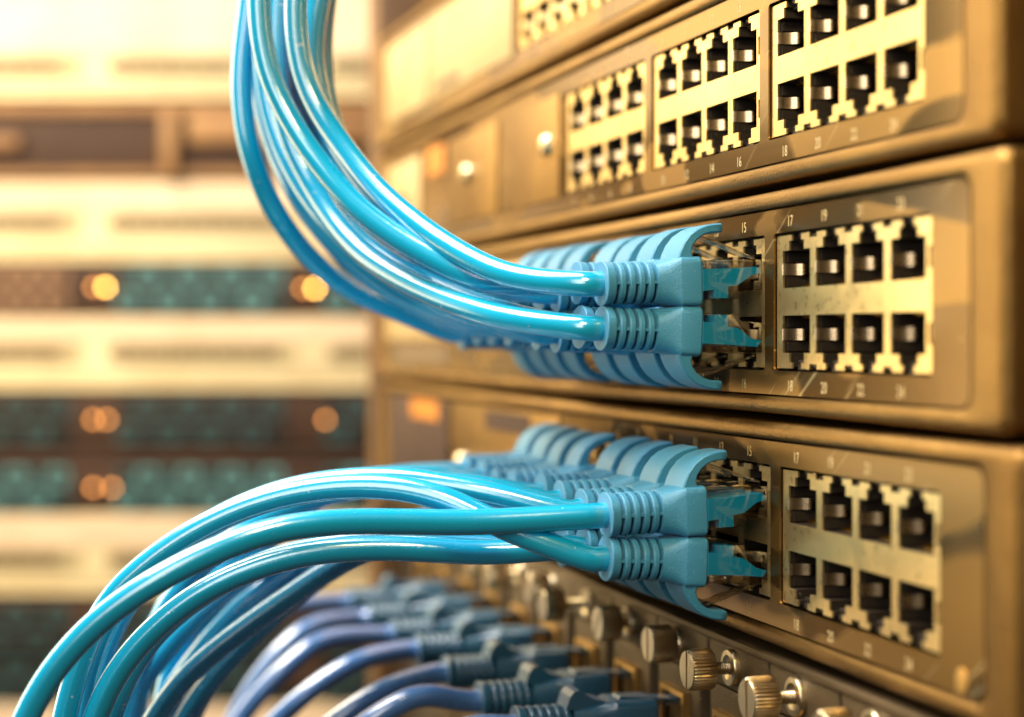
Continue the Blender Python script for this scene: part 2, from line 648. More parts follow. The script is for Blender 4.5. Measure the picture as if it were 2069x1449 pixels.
def holed_plate(outer, holes, y0, y1):
    """flat plate with rounded outline and rounded cut-outs, all (x0, x1, z0, z1, radius)"""
    cu = bpy.data.curves.new("outline", 'CURVE')
    cu.dimensions = '2D'
    cu.fill_mode = 'BOTH'
    for x0, x1, z0, z1, r in [outer] + holes:
        sp = cu.splines.new('POLY')
        pts = [(x + (x0 + x1) / 2, z + (z0 + z1) / 2) for x, z in rrect((x1 - x0) / 2, (z1 - z0) / 2, r)]
        sp.points.add(len(pts) - 1)
        for p, (x, z) in zip(sp.points, pts):
            p.co = (x * S, z * S, 0, 1)
        sp.use_cyclic_u = True
    cu.extrude = (y1 - y0) / 2 * S
    o = bpy.data.objects.new("outline", cu)
    col.objects.link(o)
    dg = bpy.context.evaluated_depsgraph_get()
    me = bpy.data.meshes.new_from_object(o.evaluated_get(dg))
    bpy.data.objects.remove(o)
    bpy.data.curves.remove(cu)
    me.transform(Matrix.Translation((0, (y0 + y1) / 2 * S, 0)) @ Matrix.Rotation(pi / 2, 4, 'X'))
    me.materials.clear()
    me.materials.append(MAT["film"])
    me.name = "label_plate"
    return me


def network_switch(idx, label, block_x, x_left, x_right, opening):
    px, zc = SW[idx]
    sw = thing("network_switch", label, "network switch", (px, 0, zc), group="network switches stacked in the near rack")
    cx = (x_left + x_right) / 2 - px
    W, H = (x_right - x_left) / 2, HB / 2
    loops = [(0, 0, 60, 2.2), (0, 0, 1.3, 2.2), (0.08, 0.08, 0.5, 2.2), (0.35, 0.35, -0.2, 2.3), (0.8, 0.9, -0.7, 2.5), (1.5, 2.0, -0.95, 2.7),
             (2.5, 8.3, -0.95, 3.0), (3.0, 9.6, -0.7, 3.0), (3.3, 10.4, -0.25, 3.0), (3.4, 10.7, 0.5, 3.0), (3.4, 10.7, 1.4, 3.0)]
    rings = [[(cx + x, Y, z) for x, z in rrect(W - ix, H - iz, r)] for iz, ix, Y, r in loops]
    M().loft(rings, True, False).build("front_bezel", MAT["bezel"], sw, smooth=50)
    # overlay plate with a rectangular cut-out for every port block
    xl, xr = cx - W + 10.9, cx + W - 10.9
    cuts = [(a - 2.9, a + 56.3) for a in block_x]
    hz = H - 3.75
    plate = put("label_plate", holed_plate((xl + .3, xr - .3, -hz, hz, 2.6), [(a, b, -13.15, 13.15, 0.9) for a, b in cuts], 0.0, 0.55), sw)
    M().box(xl, xr, 13, 14, -hz, hz).build("inner_wall", MAT["black"], sw, smooth=None)
    for g, a in enumerate(block_x):
        port_block(sw, a)
        for k in range(4):
            for r in (0, 1):
                n = str(opening[g] + 2 * k + r)
                if n not in NUM:
                    NUM[n] = number_mesh(n, 2.1)
                put("port_number", NUM[n], plate, (a + 14 * k + 4.4, -0.03, 15.1 if r == 0 else -16.0))
    return sw


gx = [-2 * GROUP, -GROUP, 0]
s0 = network_switch(0, "topmost network switch cut by the upper edge, only its lowest ports showing", [-170, -107, -44, 19], -672, -229, [1, 9, 17, 25])
s1 = network_switch(1, "upper network switch with three blocks of empty ports and bright gold shields", gx, -670, -227.5, [1, 9, 17])
s2 = network_switch(2, "middle network switch feeding the cables that sweep up to the top", gx, -668, -225.5, [1, 9, 17])
s3 = network_switch(3, "lower network switch with scratched label film above the brass thumbscrews", gx, -665, -221.5, [1, 9, 17])


def screw_dome(sw, x, z, r=3.2, mat="brass"):
    rings = [[(x + rr * cos(a * pi / 10), y, z + rr * sin(a * pi / 10)) for a in range(20)] for y, rr in ((0, r), (-1.2, r), (-2.4, r * .8), (-3.0, r * .4))]
    M().loft(rings).build("panel_screw", MAT[mat], sw, smooth=60)


def rel(i, x):
    return x - SW[i][0]


# fittings at the far left ends of the switches
M().cbox(rel(0, -655), rel(0, -590), -0.7, 0.1, -14, 15, 0.4).build("blank_cover", MAT["label_cream"], s0)
M().cbox(rel(0, -587), rel(0, -484), -0.7, 0.1, -14, 15, 0.4).build("blank_cover", MAT["label_cream"], s0)
M().box(rel(0, -575), rel(0, -545), -0.9, -0.65, -12, -9).build("vent_slot", MAT["olive"], s0, smooth=None)
M().cbox(rel(1, -652), rel(1, -600), -0.8, 0.1, -14, 14, 0.4).build("blank_cover", MAT["label_cream"], s1)
M().box(rel(1, -634), rel(1, -618), -1.2, -0.7, -9, 2).build("vent_slot", MAT["olive"], s1, smooth=None)
M().box(rel(1, -590), rel(1, -566), -0.3, -0.02, 5, 14.5).build("sticker", MAT["label_orange"], s1, smooth=None)
M().cbox(rel(1, -560), rel(1, -500), -0.7, 0.1, -14, 14, 0.4).build("blank_cover", MAT["bezel"], s1)
M().cbox(rel(1, -497), rel(1, -440), -0.7, 0.1, -14, 14, 0.4).build("blank_cover", MAT["bezel"], s1)
screw_dome(s1, rel(1, -533), 1)
screw_dome(s1, rel(1, -449), 1)
M().box(rel(2, -640), rel(2, -560), -0.3, -0.02, -15, -9).build("vent_slot", MAT["olive"], s2, smooth=None)
M().cbox(rel(2, -655), rel(2, -470), -0.7, 0.1, -7, 15, 0.4).build("blank_cover", MAT["label_cream"], s2)
M().box(rel(3, -612), rel(3, -572), -0.9, -0.7, 10, 16.5).build("sticker", MAT["label_orange"], s3, smooth=None)
M().cbox(rel(3, -650), rel(3, -560), -0.7, 0.1, -15, 17, 0.4).build("vent_grille", MAT["brown"], s3)
M().cbox(rel(3, -552), rel(3, -440), -0.7, 0.1, -15, 17.2, 0.4).build("blank_cover", MAT["bezel"], s3)
M().box(rel(3, -512), rel(3, -466), -1.0, -0.65, 10.5, 16).build("vent_slot", MAT["brown"], s3, smooth=None)
screw_dome(s3, rel(3, -540), -1.5, 3.0)
M().loft([[(rel(3, -239) + r_ * cos(a * pi / 9), y, -15.6 + r_ * 1.25 * sin(a * pi / 9)) for a in range(18)] for y, r_ in ((0.02, 1.7), (-0.18, 1.7), (-0.25, 1.4))]).build("foil_sticker", MAT["frame"], s3, smooth=60)

# ------------------------------------------------------------------ chassis of plug-in modules at the bottom
ch = thing("module_chassis", "dark chassis frame holding the row of plug-in modules under the switches", "chassis", (-450, 0, -61))
M().cbox(-225, 230, -0.6, 50, -1.2, 0.6, 0.5).build("top_rail", MAT["module"], ch)
M().box(-225, 230, 9, 10, -120, -1.3).build("back_plate", MAT["black"], ch, smooth=None)


def knurl(r, n):
    out = []
    for k in range(n * 2):
        a = pi * k / n
        rr = r if k % 2 == 0 else r * 0.925
        out.append((rr * cos(a), rr * sin(a)))
    return out


def thumb_screw(mod, ext, slot):
    """captive knurled screw; local origin at the module face, ext = how far it is unscrewed"""
    t = M()
    n = 72
    circ = lambda r, y: [(r * cos(2 * pi * k / n), y, r * sin(2 * pi * k / n)) for k in range(n)]
    kn = knurl(4.15, 36)
    kn2 = [(x * 0.93, z * 0.93) for x, z in knurl(4.1, 36)]
    y1, y0 = -1.2 - ext, -1.2 - ext - 5.2
    rings = [circ(3.4, y1), [(x * .95, y1 - .05, z * .95) for x, z in kn], [(x, y1 - .35, z) for x, z in kn], [(x, y0 + .5, z) for x, z in kn], [(x, y0, z) for x, z in kn2]]
    t.loft(rings, True, False)
    # slotted end: two half discs either side of the slot
    sl = 0.42
    for q in (1, -1):
        half = [(q * sl, -3.78), *[(q * max(sl, 3.86 * cos(a)), 3.86 * sin(a)) for a in [radians(-82 + 164 * i / 24) for i in range(25)]], (q * sl, 3.78)]
        half = [(x * cos(slot) - z * sin(slot), x * sin(slot) + z * cos(slot)) for x, z in half]
        t.loft([[(x, y0 + .9, z) for x, z in half], [(x, y0, z) for x, z in half], [(x * .97, y0 - 0.12, z * .97) for x, z in half]])
    t.loft([circ(3.8, y0 + 0.75), circ(3.8, y0 + 0.7)])
    scr = t.build("thumb_screw", MAT["brass"], mod, (0, 0, 0), smooth=28)
    f = M()
    f.loft([circ(3.75, 0.1), circ(3.75, -0.9), circ(3.55, -1.2), circ(2.6, -1.25), circ(2.3, -1.0)])
    f.build("flange", MAT["brass"], scr, smooth=40)
    sh = M()
    rings = []
    m_ = max(3, int((ext + 1) / 0.28))
    for k in range(m_ + 1):
        rings.append(circ(1.35 if k % 2 else 1.1, -0.8 - (ext + 0.6) * k / m_))
    sh.loft(rings)
    sh.build("shank", MAT["brass"], scr, smooth=None)
    return scr


SCREW_X = [-266.8 - 30 * k for k in range(12)]
ext = [3.8, 3.9, 3.6, 0.6, 1.8, 6.0, 0.6, 4.0, 1.0, 4.0, 0.6, 3.0]
slot = [0.1, 0.03, 0.0, 0.03, -0.6, 0.05, 0.5, 0.0, 1.2, 0.2, 0.0, 0.7]
where = ["module at the bottom edge whose knurled screw is barely in view",
         "module with the nearest and largest fully drawn out thumbscrew",
         "module with the second drawn out thumbscrew, vertical slot, left of the largest",
         "module whose thumbscrew is screwed home below the tip of the lower latch guard",
         "module whose thumbscrew slot is turned diagonally",
         "module with the narrow blurred thumbscrew left of the diagonal slotted one",
         "blurred module, first one behind the far blue plugs where screws turn to light spots",
         "blurred module, second one along where screws turn to light spots",
         "blurred module, third one along where screws turn to light spots",
         "blurred module, fourth one along where screws turn to light spots",
         "blurred module, fifth one along where screws turn to light spots",
         "farthest blurred module at the left end of the chassis"]
JACK = M().grid_plate([-7.0, -5.9, 5.9, 7.0], [-6.3, -5.2, 5.2, 6.3], lambda x, z: not (abs(x) < 5.9 and abs(z) < 5.2), -1.2, 1.2).mesh("jack_frame", MAT["frame"], None)
JIN = M().grid_plate([-6.2, -5.7, 5.7, 6.2], [-5.5, -5.0, 5.0, 5.5], lambda x, z: not (abs(x) < 5.7 and abs(z) < 5.0), -0.2, 9).box(-6, 6, 8.5, 9, -5.3, 5.3).mesh("jack_liner", MAT["black"], None)
BR = M()
BR.loft([[(x, y, z) for x, z in rrect(hw, hh, 1.1)] for hw, hh, y in ((14.6, 4.7, 8), (14.6, 4.7, 0.5), (14.45, 4.55, 0.12), (14.1, 4.2, 0))])
BRm = BR.mesh("upper_bracket", MAT["module"], 45)
LP = M()
LP.loft([[(x - 1.0, y, z - 32) for x, z in rrect(hw, hh, 1.0)] for hw, hh, y in ((12.3, 27, 8), (12.3, 27, 1.0), (12.15, 26.85, 0.6), (11.8, 26.5, 0.5))])
LPm = LP.mesh("lower_panel", MAT["module"], 45)
for x, e, sl, wh in zip(SCREW_X, ext, slot, where):
    mo = thing("switch_module", wh, "module", (x, 0, -66.2), group="plug-in modules with brass thumbscrews")
    put("upper_bracket", BRm, mo, (2.0, 0, 0))
    lp = put("lower_panel", LPm, mo)
    j = put("jack_frame", JACK, mo, (-1.5, 0.2, -16.3))
    put("jack_liner", JIN, j)
    thumb_screw(mo, e, sl)

# ------------------------------------------------------------------ patch cables
def loft_y(sections, n=36):
    """sections: (s, half width, half height, exponent, z offset); s runs out of the panel"""
    return [[(x, -s, z + dz) for x, z in selip(hw, hh, e, n)] for s, hw, hh, e, dz in sections]


def boot_sections(front, sq, taper, ribs, hh=4.2, hw=4.7):
    sec = [(front, 5.2, 4.2, 7, 0), (front + .05, 5.6, 4.6, 7, 0), (front + .5, 5.9, 4.88, 9, 0), (front + sq, 5.9, 4.88, 9, 0),
           (front + sq + 0.25, 5.8, 4.72, 8, 0), (front + sq + taper * .5, 5.1, 4.45, 3.4, 0), (front + sq + taper, hw, hh, 2.3, 0)]
    s = front + sq + taper
    for k in range(ribs):
        sec += [(s + .08, hw - .15, hh - .15, 2.2, 0), (s + .11, hw - 1.3, hh - 1.3, 2.1, 0), (s + .74, hw - 1.3, hh - 1.3, 2.1, 0),
                (s + .77, hw - .2, hh - .2, 2.2, 0), (s + .95, hw, hh, 2.2, 0), (s + 1.68, hw, hh, 2.2, 0), (s + 1.83, hw - .12, hh - .12, 2.2, 0)]
        s += 1.93
    sec[-2:] = [(s + 0.55, hw + .12, hh + .18, 2.2, 0), (s + 0.7, hw, hh + .05, 2.2, 0)]
    return sec, s + 0.7


def boot_mesh(front, sq, taper, ribs, mat):
    sec, end = boot_sections(front, sq, taper, ribs)
    m = M().loft(loft_y(sec))
    s = front + sq + taper
    for k in range(ribs):                                     # little webs that join the strain relief rings
        for q in (1, -1):
            m.box(q * 3.6 if q > 0 else -4.45, 4.45 if q > 0 else -3.6, -(s + .75), -(s + .05), -.3, .3)
            m.box(-.35, .35, -(s + .75), -(s + .05), q * 3.1 - .8, q * 3.1 + .8)
        s += 1.93
    return m, end


def guard_mesh():
    outer = [(16.6, 4.4), (16.2, 5.6), (15.3, 7.4), (13.9, 9.1), (12.1, 10.3), (10.0, 11.0), (8.2, 11.25), (6.9, 11.3), (6.55, 11.0)]
    inner = [(13.2, 4.4), (13.7, 5.6), (13.3, 6.9), (12.3, 8.1), (11.0, 8.9), (9.5, 9.35), (8.1, 9.45), (6.9, 9.45), (6.55, 9.75)]
    hws = [5.1, 5.05, 4.95, 4.8, 4.6, 4.4, 4.2, 4.0, 3.75]
    m = M()
    rings = []
    for (so, zo), (si, zi), h in zip(outer, inner, hws):
        b = 0.28
        o, i = Vector((so, zo)), Vector((si, zi))
        d = (o - i).normalized() * b
        rings.append([(h - b, -so, zo), (h, -(so - d.x), zo - d.y), (h, -(si + d.x), zi + d.y), (h - b, -si, zi),
                      (-h + b, -si, zi), (-h, -(si + d.x), zi + d.y), (-h, -(so - d.x), zo - d.y), (-h + b, -so, zo)])
    m.loft(rings)
    return m


def nose_mesh(s1, s0=-7.0):
    m = M()
    m.prism([(-s1, -3.6), (-4.2, -3.6), (-4.0, -2.3), (-s0 * 1.0, -2.3), (-s0, 4.0), (-s1, 4.0)], -5.8, 5.8)
    return m


def insert_mesh():
    m = M()
    m.prism([(-11.75, 2.3), (-6, 2.35), (-0.2, 2.6), (0.6, 1.4), (-1.6, .9), (-4.3, -.9), (-7, -1.25), (-9.4, -1.75), (-11.75, -1.95)], -5.6, 5.6)
    m.prism([(-9.5, -1.5), (-6.5, -1.1), (-6.5, -3.4), (-9.5, -3.4)], -5.5, 5.5)
    return m


def latch_mesh():
    m = M()
    c = [(-1.0, 4.6), (0.8, 5.0), (5.5, 6.9), (10.0, 8.6)]
    rings = []
    for s, z in c:
        rings.append([(x, -s + dy, z + dz) for x, dy, dz in ((1.9, -.15, .4), (1.9, .15, -.4), (-1.9, .15, -.4), (-1.9, -.15, .4))])
    return m.loft(rings)


def pack(fn, name, mat, smooth=35, bev=0):
    a = fn()
    b = fn().mirror_z()
    return (a.mesh(name, MAT[mat], smooth, True, bev), b.mesh(name, MAT[mat], smooth, True, bev))


BOOT_END = boot_mesh(11.7, 4.4, 4.4, 5, None)[1]
BOOT = pack(lambda: boot_mesh(11.7, 4.4, 4.4, 5, None)[0], "boot", "boot", 32)
GUARD = pack(guard_mesh, "latch_guard", "boot", 40)
NOSE = pack(lambda: nose_mesh(11.75), "connector", "clear", 40, 0.4)
INSERT = pack(insert_mesh, "cable_core", "insert", None)
LATCH = pack(latch_mesh, "latch", "clear", 40, 0.2)
rnd = random.Random(7)


def axis_rot(tx, tz):
    return (tz, 0, tx)


def patch_cable(label, group, X, Z, lower, path, cable_mat="cable", tilt=0.0, yawt=0.0, kind="A", r=2.5, n=150):
    """path: Vectors in mm, world; runs from behind the boot to the far end"""
    t = thing("patch_cable", label, "patch cable", (X, 0, Z), group=group)
    q = 1 if lower else 0
    rot = (tilt, 0, yawt)
    R = Matrix.Rotation(yawt, 3, 'Z') @ Matrix.Rotation(tilt, 3, 'X')
    if kind == "A":
        plug = put("connector", NOSE[q], t)
        plug.rotation_euler = rot
        put("cable_core", INSERT[q], plug)
        put("latch", LATCH[q], plug)
        bt = put("boot", BOOT[q], t)
        bt.rotation_euler = rot
        put("latch_guard", GUARD[q], bt)
        end = BOOT_END
    else:
        plug = put("connector", NOSE_B, t)
        plug.rotation_euler = rot
        put("latch", LATCH_B, plug)
        bt = put("boot", BOOT_B, t)
        bt.rotation_euler = rot
        put("latch_hood", HOOD_B, bt)
        end = END_B
    base = Vector((X, 0, Z))
    a0 = R @ Vector((0, -(end - 3.0), 0))
    a1 = R @ Vector((0, -(end + 1.5), 0))
    a2 = R @ Vector((0, -(end + 4), 0))
    rest = [p - base for p in path]
    while len(rest) > 3 and ((rest[0] - a2).length < 9 or rest[0].y > a2.y):
        rest.pop(0)
    way = (rest[-1] - rest[-2]).normalized()                  # carries on well past the edge of the picture
    way.z *= 1.5
    rest += [rest[-1] + way.normalized() * 60, rest[-1] + way.normalized() * 130]
    pts = [a0, a1, a2] + rest
    tube(catmull(pts, n), r).build("cable", MAT[cable_mat], t, smooth=60)
    return t


def cav_x(i, n):
    return SW[i][0] + PITCH * (n - 8) + (GROUP - 4 * PITCH) * (n // 4 - 2)


def route(pts, d0, d1, dm=None):
    """surveyed bends of a cable with the distance easing from d0 (plug) to d1 (far end)"""
    n = len(pts)
    out = []
    for k, (x, y) in enumerate(pts):
        t = (k + 1) / n
        if dm is None:
            e = min(1.0, t / 0.62)
            d = d0 + (d1 - d0) * e * e * (3 - 2 * e)
        else:
            d = d0 + (dm - d0) * t * 2 if t < .5 else dm + (d1 - dm) * (t - .5) * 2
        out.append(seen(x, y, d))
    return out


def lerp_route(A, B, wgt):
    m = 24
    a = catmull([Vector((x, y, 0)) for x, y in A], m)
    b = catmull([Vector((x, y, 0)) for x, y in B], m)
    return [(p.x * (1 - wgt) + q.x * wgt, p.y * (1 - wgt) + q.y * wgt) for p, q in zip(a, b)]


# middle switch: bends surveyed on the photograph, from the plug outward
UP = {
    (7, 0): ([(1120, 577), (1040, 560), (950, 522), (860, 465), (770, 390), (700, 305), (645, 225), (612, 150), (598, 70), (597, 0), (604, -90), (616, -200)], 341, 380),
    (7, 1): ([(1120, 658), (1040, 645), (960, 625), (880, 596), (800, 556), (730, 508), (672, 440), (630, 372), (592, 300), (568, 220), (560, 130), (560, 40), (566, -80), (576, -200)], 341, 392),
    (6, 0): ([(1060, 592), (980, 568), (894, 529), (811, 484), (728, 424), (670, 362), (612, 285), (572, 215), (540, 140), (526, 60), (523, 0), (526, -90), (536, -200)], 352, 374),
    (6, 1): ([(1080, 650), (1000, 628), (920, 598), (840, 560), (760, 510), (690, 446), (634, 380), (585, 300), (548, 215), (538, 120), (544, 20), (552, -80), (562, -200)], 356, 402),
    (5, 0): ([(1060, 580), (980, 556), (880, 500), (790, 430), (720, 350), (668, 265), (640, 180), (630, 100), (640, 20), (656, -60), (672, -200)], 366, 388),
    (0, 1): ([(880, 652), (800, 628), (720, 594), (650, 545), (590, 480), (540, 400), (505, 310), (489, 220), (488, 130), (500, 30), (512, -70), (530, -200)], 436, 402),
    (1, 1): ([(900, 640), (830, 610), (755, 566), (690, 510), (630, 440), (580, 360), (545, 270), (527, 180), (522, 90), (528, 0), (540, -100), (552, -200)], 424, 410),
    (2, 1): ([(930, 634), (850, 606), (775, 562), (705, 500), (645, 430), (595, 345), (560, 255), (545, 160), (544, 70), (552, -20), (566, -200)], 410, 408),
    (3, 0): ([(980, 575), (900, 535), (810, 470), (740, 390), (690, 300), (660, 210), (650, 120), (655, 30), (668, -60), (684, -200)], 395, 404),
}
IN, OUT = UP[(7, 0)][0], UP[(0, 1)][0]
order = {7: "nearest", 6: "second", 5: "third", 4: "fourth", 3: "fifth", 2: "sixth", 1: "seventh", 0: "farthest"}
for n in range(8):
    for low in (0, 1):
        X, Z = cav_x(2, n) + 5.85, SW[2][1] + (4.55 if not low else -6.0)
        tail_d = -X * sin(TH) + (DIST - 34) * cos(TH)
        if (n, low) in UP:
            pts, d0, d1 = UP[(n, low)]
            d0 = tail_d
        else:
            tx = 1034.5 + FPX * (X * cos(TH) + (DIST - 40) * sin(TH)) / tail_d
            if low:
                pts = lerp_route(UP[(6, 1)][0], UP[(0, 1)][0], (6 - n) / 6)
            else:
                pts = lerp_route(UP[(5, 0)][0], UP[(2, 1)][0], (5 - n) / 6)
            pts = [p for p in pts if p[0] < tx - 60][::2] + [pts[-1]]
            d0, d1 = tail_d, 398 + 4 * (n % 4)
        row = "lower" if low else "upper"
        if n == 7:
            lab = f"sharp blue cable in the {row} row of the middle switch, right beside the empty ports"
        elif n == 0:
            lab = f"blue cable in the {row} row of the middle switch, farthest from the empty ports"
        else:
            lab = f"blue cable {order[n]} from the empty ports in the middle switch's {row} row"
        tl = radians(1.6 if not low else -1.9) + radians(rnd.uniform(-1.6, 1.6)) * (n < 7)
        patch_cable(lab, "blue patch cables sweeping up from the middle switch", X, Z, low, route(pts, d0, d1), tilt=tl,
                    yawt=radians(rnd.uniform(-2.6, 2.6)) * (n < 7))

# lower switch
DN = {
    (7, 0): ([(1130, 1046), (1000, 1054), (900, 1056), (800, 1054), (700, 1054), (620, 1060), (540, 1074), (465, 1100), (385, 1135), (310, 1176), (245, 1218), (190, 1262), (140, 1312), (98, 1366), (66, 1420), (42, 1475), (14, 1580)], 338, 318),
    (7, 1): ([(1160, 1110), (1080, 1090), (1000, 1058), (930, 1020), (860, 995), (790, 984), (715, 982), (640, 988), (560, 1004), (480, 1030), (400, 1068), (330, 1112), (265, 1165), (215, 1218), (180, 1290), (150, 1370), (130, 1450), (110, 1580)], 341, 345),
    (6, 0): ([(1110, 1003), (1010, 1000), (910, 983), (830, 970), (750, 967), (660, 974), (570, 992), (485, 1024), (405, 1066), (335, 1114), (275, 1165), (225, 1230), (190, 1310), (165, 1400), (150, 1580)], 352, 360),
    (6, 1): ([(1080, 1118), (980, 1117), (880, 1112), (790, 1108), (700, 1110), (610, 1120), (520, 1145), (440, 1178), (370, 1220), (305, 1275), (255, 1330), (218, 1390), (192, 1450), (165, 1580)], 354, 345),
    (5, 0): ([(1090, 988), (990, 985), (890, 978), (800, 968), (700, 970), (600, 988), (510, 1020), (430, 1060), (360, 1108), (300, 1160), (250, 1225), (212, 1310), (188, 1400), (175, 1580)], 366, 374),
    (5, 1): ([(1060, 1110), (960, 1102), (860, 1094), (760, 1092), (660, 1102), (570, 1124), (480, 1160), (400, 1206), (335, 1258), (285, 1315), (248, 1380), (222, 1450), (200, 1580)], 368, 362),
    (4, 0): ([(1050, 985), (960, 980), (860, 974), (760, 980), (660, 998), (570, 1030), (490, 1075), (420, 1130), (360, 1195), (312, 1270), (275, 1360), (255, 1450), (240, 1580)], 380, 388),
    (4, 1): ([(1040, 1100), (940, 1090), (840, 1090), (740, 1112), (660, 1155), (590, 1202), (520, 1250), (450, 1302), (390, 1352), (345, 1402), (310, 1455), (260, 1580)], 382, 380),
    (3, 0): ([(960, 966), (880, 962), (790, 962), (700, 972), (610, 992), (520, 1030), (440, 1085), (380, 1150), (335, 1225), (300, 1310), (278, 1400), (262, 1580)], 400, 400),
    (2, 0): ([(960, 962), (860, 960), (760, 970), (660, 992), (570, 1030), (500, 1090), (440, 1165), (390, 1250), (350, 1340), (325, 1440), (305, 1580)], 412, 408),
    (1, 0): ([(940, 960), (840, 960), (740, 975), (640, 1010), (560, 1065), (490, 1140), (430, 1225), (380, 1320), (345, 1420), (320, 1580)], 424, 415),
    (0, 0): ([(900, 957), (800, 960), (700, 984), (610, 1030), (530, 1100), (465, 1180), (410, 1270), (365, 1370), (335, 1470), (315, 1580)], 436, 420),
}
DN[(3, 1)] = ([(960, 1090), (860, 1086), (760, 1104), (670, 1150), (590, 1210), (520, 1275), (455, 1340), (400, 1410), (360, 1480), (320, 1580)], 400, 398)
DN[(2, 1)] = ([(930, 1084), (830, 1080), (730, 1100), (640, 1148), (560, 1212), (490, 1290), (430, 1370), (385, 1450), (350, 1580)], 412, 408)
DN[(1, 1)] = ([(900, 1078), (800, 1076), (700, 1096), (600, 1140), (510, 1205), (430, 1285), (365, 1370), (318, 1450), (270, 1580)], 424, 404)
DN[(0, 1)] = ([(880, 1072), (780, 1070), (670, 1090), (560, 1130), (460, 1190), (380, 1262), (310, 1345), (255, 1430), (215, 1580)], 436, 396)
for (n, low), (pts, d0, d1) in DN.items():
    X, Z = cav_x(3, n) + 5.85, SW[3][1] + (4.8 if not low else -6.25)
    d0 = -X * sin(TH) + (DIST - 34) * cos(TH)
    row = "lower" if low else "upper"
    if n == 7:
        lab = f"sharp blue cable in the {row} row of the lower switch, right beside the empty ports"
    elif n == 0:
        lab = f"blue cable in the {row} row of the lower switch, farthest from the empty ports"
    else:
        lab = f"blue cable {order[n]} from the empty ports in the lower switch's {row} row"
    tl = radians(2.4 if not low else -2.6) + radians(rnd.uniform(-2.2, 2.2)) * (n < 7)
    patch_cable(lab, "blue patch cables arching down from the lower switch", X, Z, low, route(pts, d0, d1), tilt=tl,
                yawt=radians(rnd.uniform(-3, 3)) * (n < 7), cable_mat="cable" if (n, low) not in ((4, 1), (3, 1), (2, 1)) else "cable_dark")

# module row: longer hooded plugs
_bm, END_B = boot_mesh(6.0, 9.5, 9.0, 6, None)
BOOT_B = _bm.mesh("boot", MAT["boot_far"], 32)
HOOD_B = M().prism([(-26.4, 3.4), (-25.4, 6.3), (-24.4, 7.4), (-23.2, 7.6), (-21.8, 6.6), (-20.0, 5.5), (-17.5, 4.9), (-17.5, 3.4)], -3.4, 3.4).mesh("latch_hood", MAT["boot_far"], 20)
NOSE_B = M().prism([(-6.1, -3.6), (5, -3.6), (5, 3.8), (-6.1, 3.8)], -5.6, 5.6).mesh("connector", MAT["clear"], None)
LATCH_B = M().prism([(-14, 4.9), (-13.6, 5.5), (0, 4.3), (0, 3.9)], -2.4, 2.4).mesh("latch", MAT["boot_far"], 20)
BT = [
    (-358.3, [(960, 1465), (880, 1500), (800, 1560)], 376, 372),
    (-389.5, [(905, 1388), (850, 1402), (780, 1436), (720, 1478), (640, 1560)], 400, 392),
    (-420.5, [(840, 1358), (770, 1396), (700, 1440), (650, 1480), (580, 1560)], 428, 418),
    (-451.5, [(790, 1316), (720, 1336), (650, 1378), (590, 1425), (540, 1475), (480, 1560)], 458, 446),
    (-482.5, [(720, 1268), (650, 1292), (590, 1338), (535, 1390), (490, 1445), (430, 1560)], 488, 470),
    (-513.5, [(700, 1236), (630, 1262), (570, 1310), (520, 1370), (478, 1440), (430, 1560)], 518, 500),
    (-544.5, [(650, 1200), (580, 1226), (515, 1272), (460, 1328), (410, 1395), (370, 1460), (330, 1560)], 548, 525),
]
bl = ["blue hooded patch cable lowest of the module row, cut by the bottom edge",
      "blue hooded patch cable in the module row, second from the bottom edge",
      "blue hooded patch cable in the module row, third from the bottom edge",
      "blue hooded patch cable in the module row, fourth from the bottom edge",
      "blurred hooded patch cable in the module row, fifth from the bottom edge",
      "blurred hooded patch cable in the module row, sixth from the bottom edge",
      "most blurred hooded patch cable at the far end of the module row"]
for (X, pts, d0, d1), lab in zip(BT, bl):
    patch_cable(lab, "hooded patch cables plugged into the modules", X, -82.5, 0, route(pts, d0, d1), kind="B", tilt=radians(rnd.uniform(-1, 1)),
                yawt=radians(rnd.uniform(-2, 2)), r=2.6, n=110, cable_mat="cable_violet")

# ------------------------------------------------------------------ rack posts
rp = thing("rack_post", "brown upright rack post at the far left end of the switches", "rack post", (-684, 0, 0))
M().cbox(-9, 9, 0, 40, -180, 180, 1.0).build("post_face", MAT["rail"], rp)
rp2 = thing("rack_post", "dark upright rack post at the right edge beside the switches", "rack post", (-203, 4, 0))
M().cbox(-14, 20, 3, 40, -180, 180, 1.0).build("post_face", MAT["rail"], rp2)

# ------------------------------------------------------------------ the rack across the aisle, far out of focus
DB = 1100.0
KB = FPX / DB
FWD = Vector((-sin(TH), cos(TH), 0))
RGT = Vector((cos(TH), sin(TH), 0))
ORG = Vector((0, -DIST, 0)) + FWD * DB
bz = lambda y: (HOR - y) / KB
bx = lambda x: (x - 1034.5) / KB
BL, BRT = -470.0, -84.0


def far_unit(name, label, cat, y0, y1, mat, group):
    t = thing(name, label, cat, ORG + Vector((0, 0, (bz(y0) + bz(y1)) / 2)), TH + radians(-0.6), group)
    h = (bz(y0) - bz(y1)) / 2
    M().cbox(BL, BRT, 0, 60, -h + .6, h - .6, 1.2).build("front_panel", MAT[mat], t)
    return t, h


PORT_FAR = M().box(-5.6, 5.6, -0.4, 0.5, -4.6, 4.6).mesh("port_opening", MAT["olive"], None)


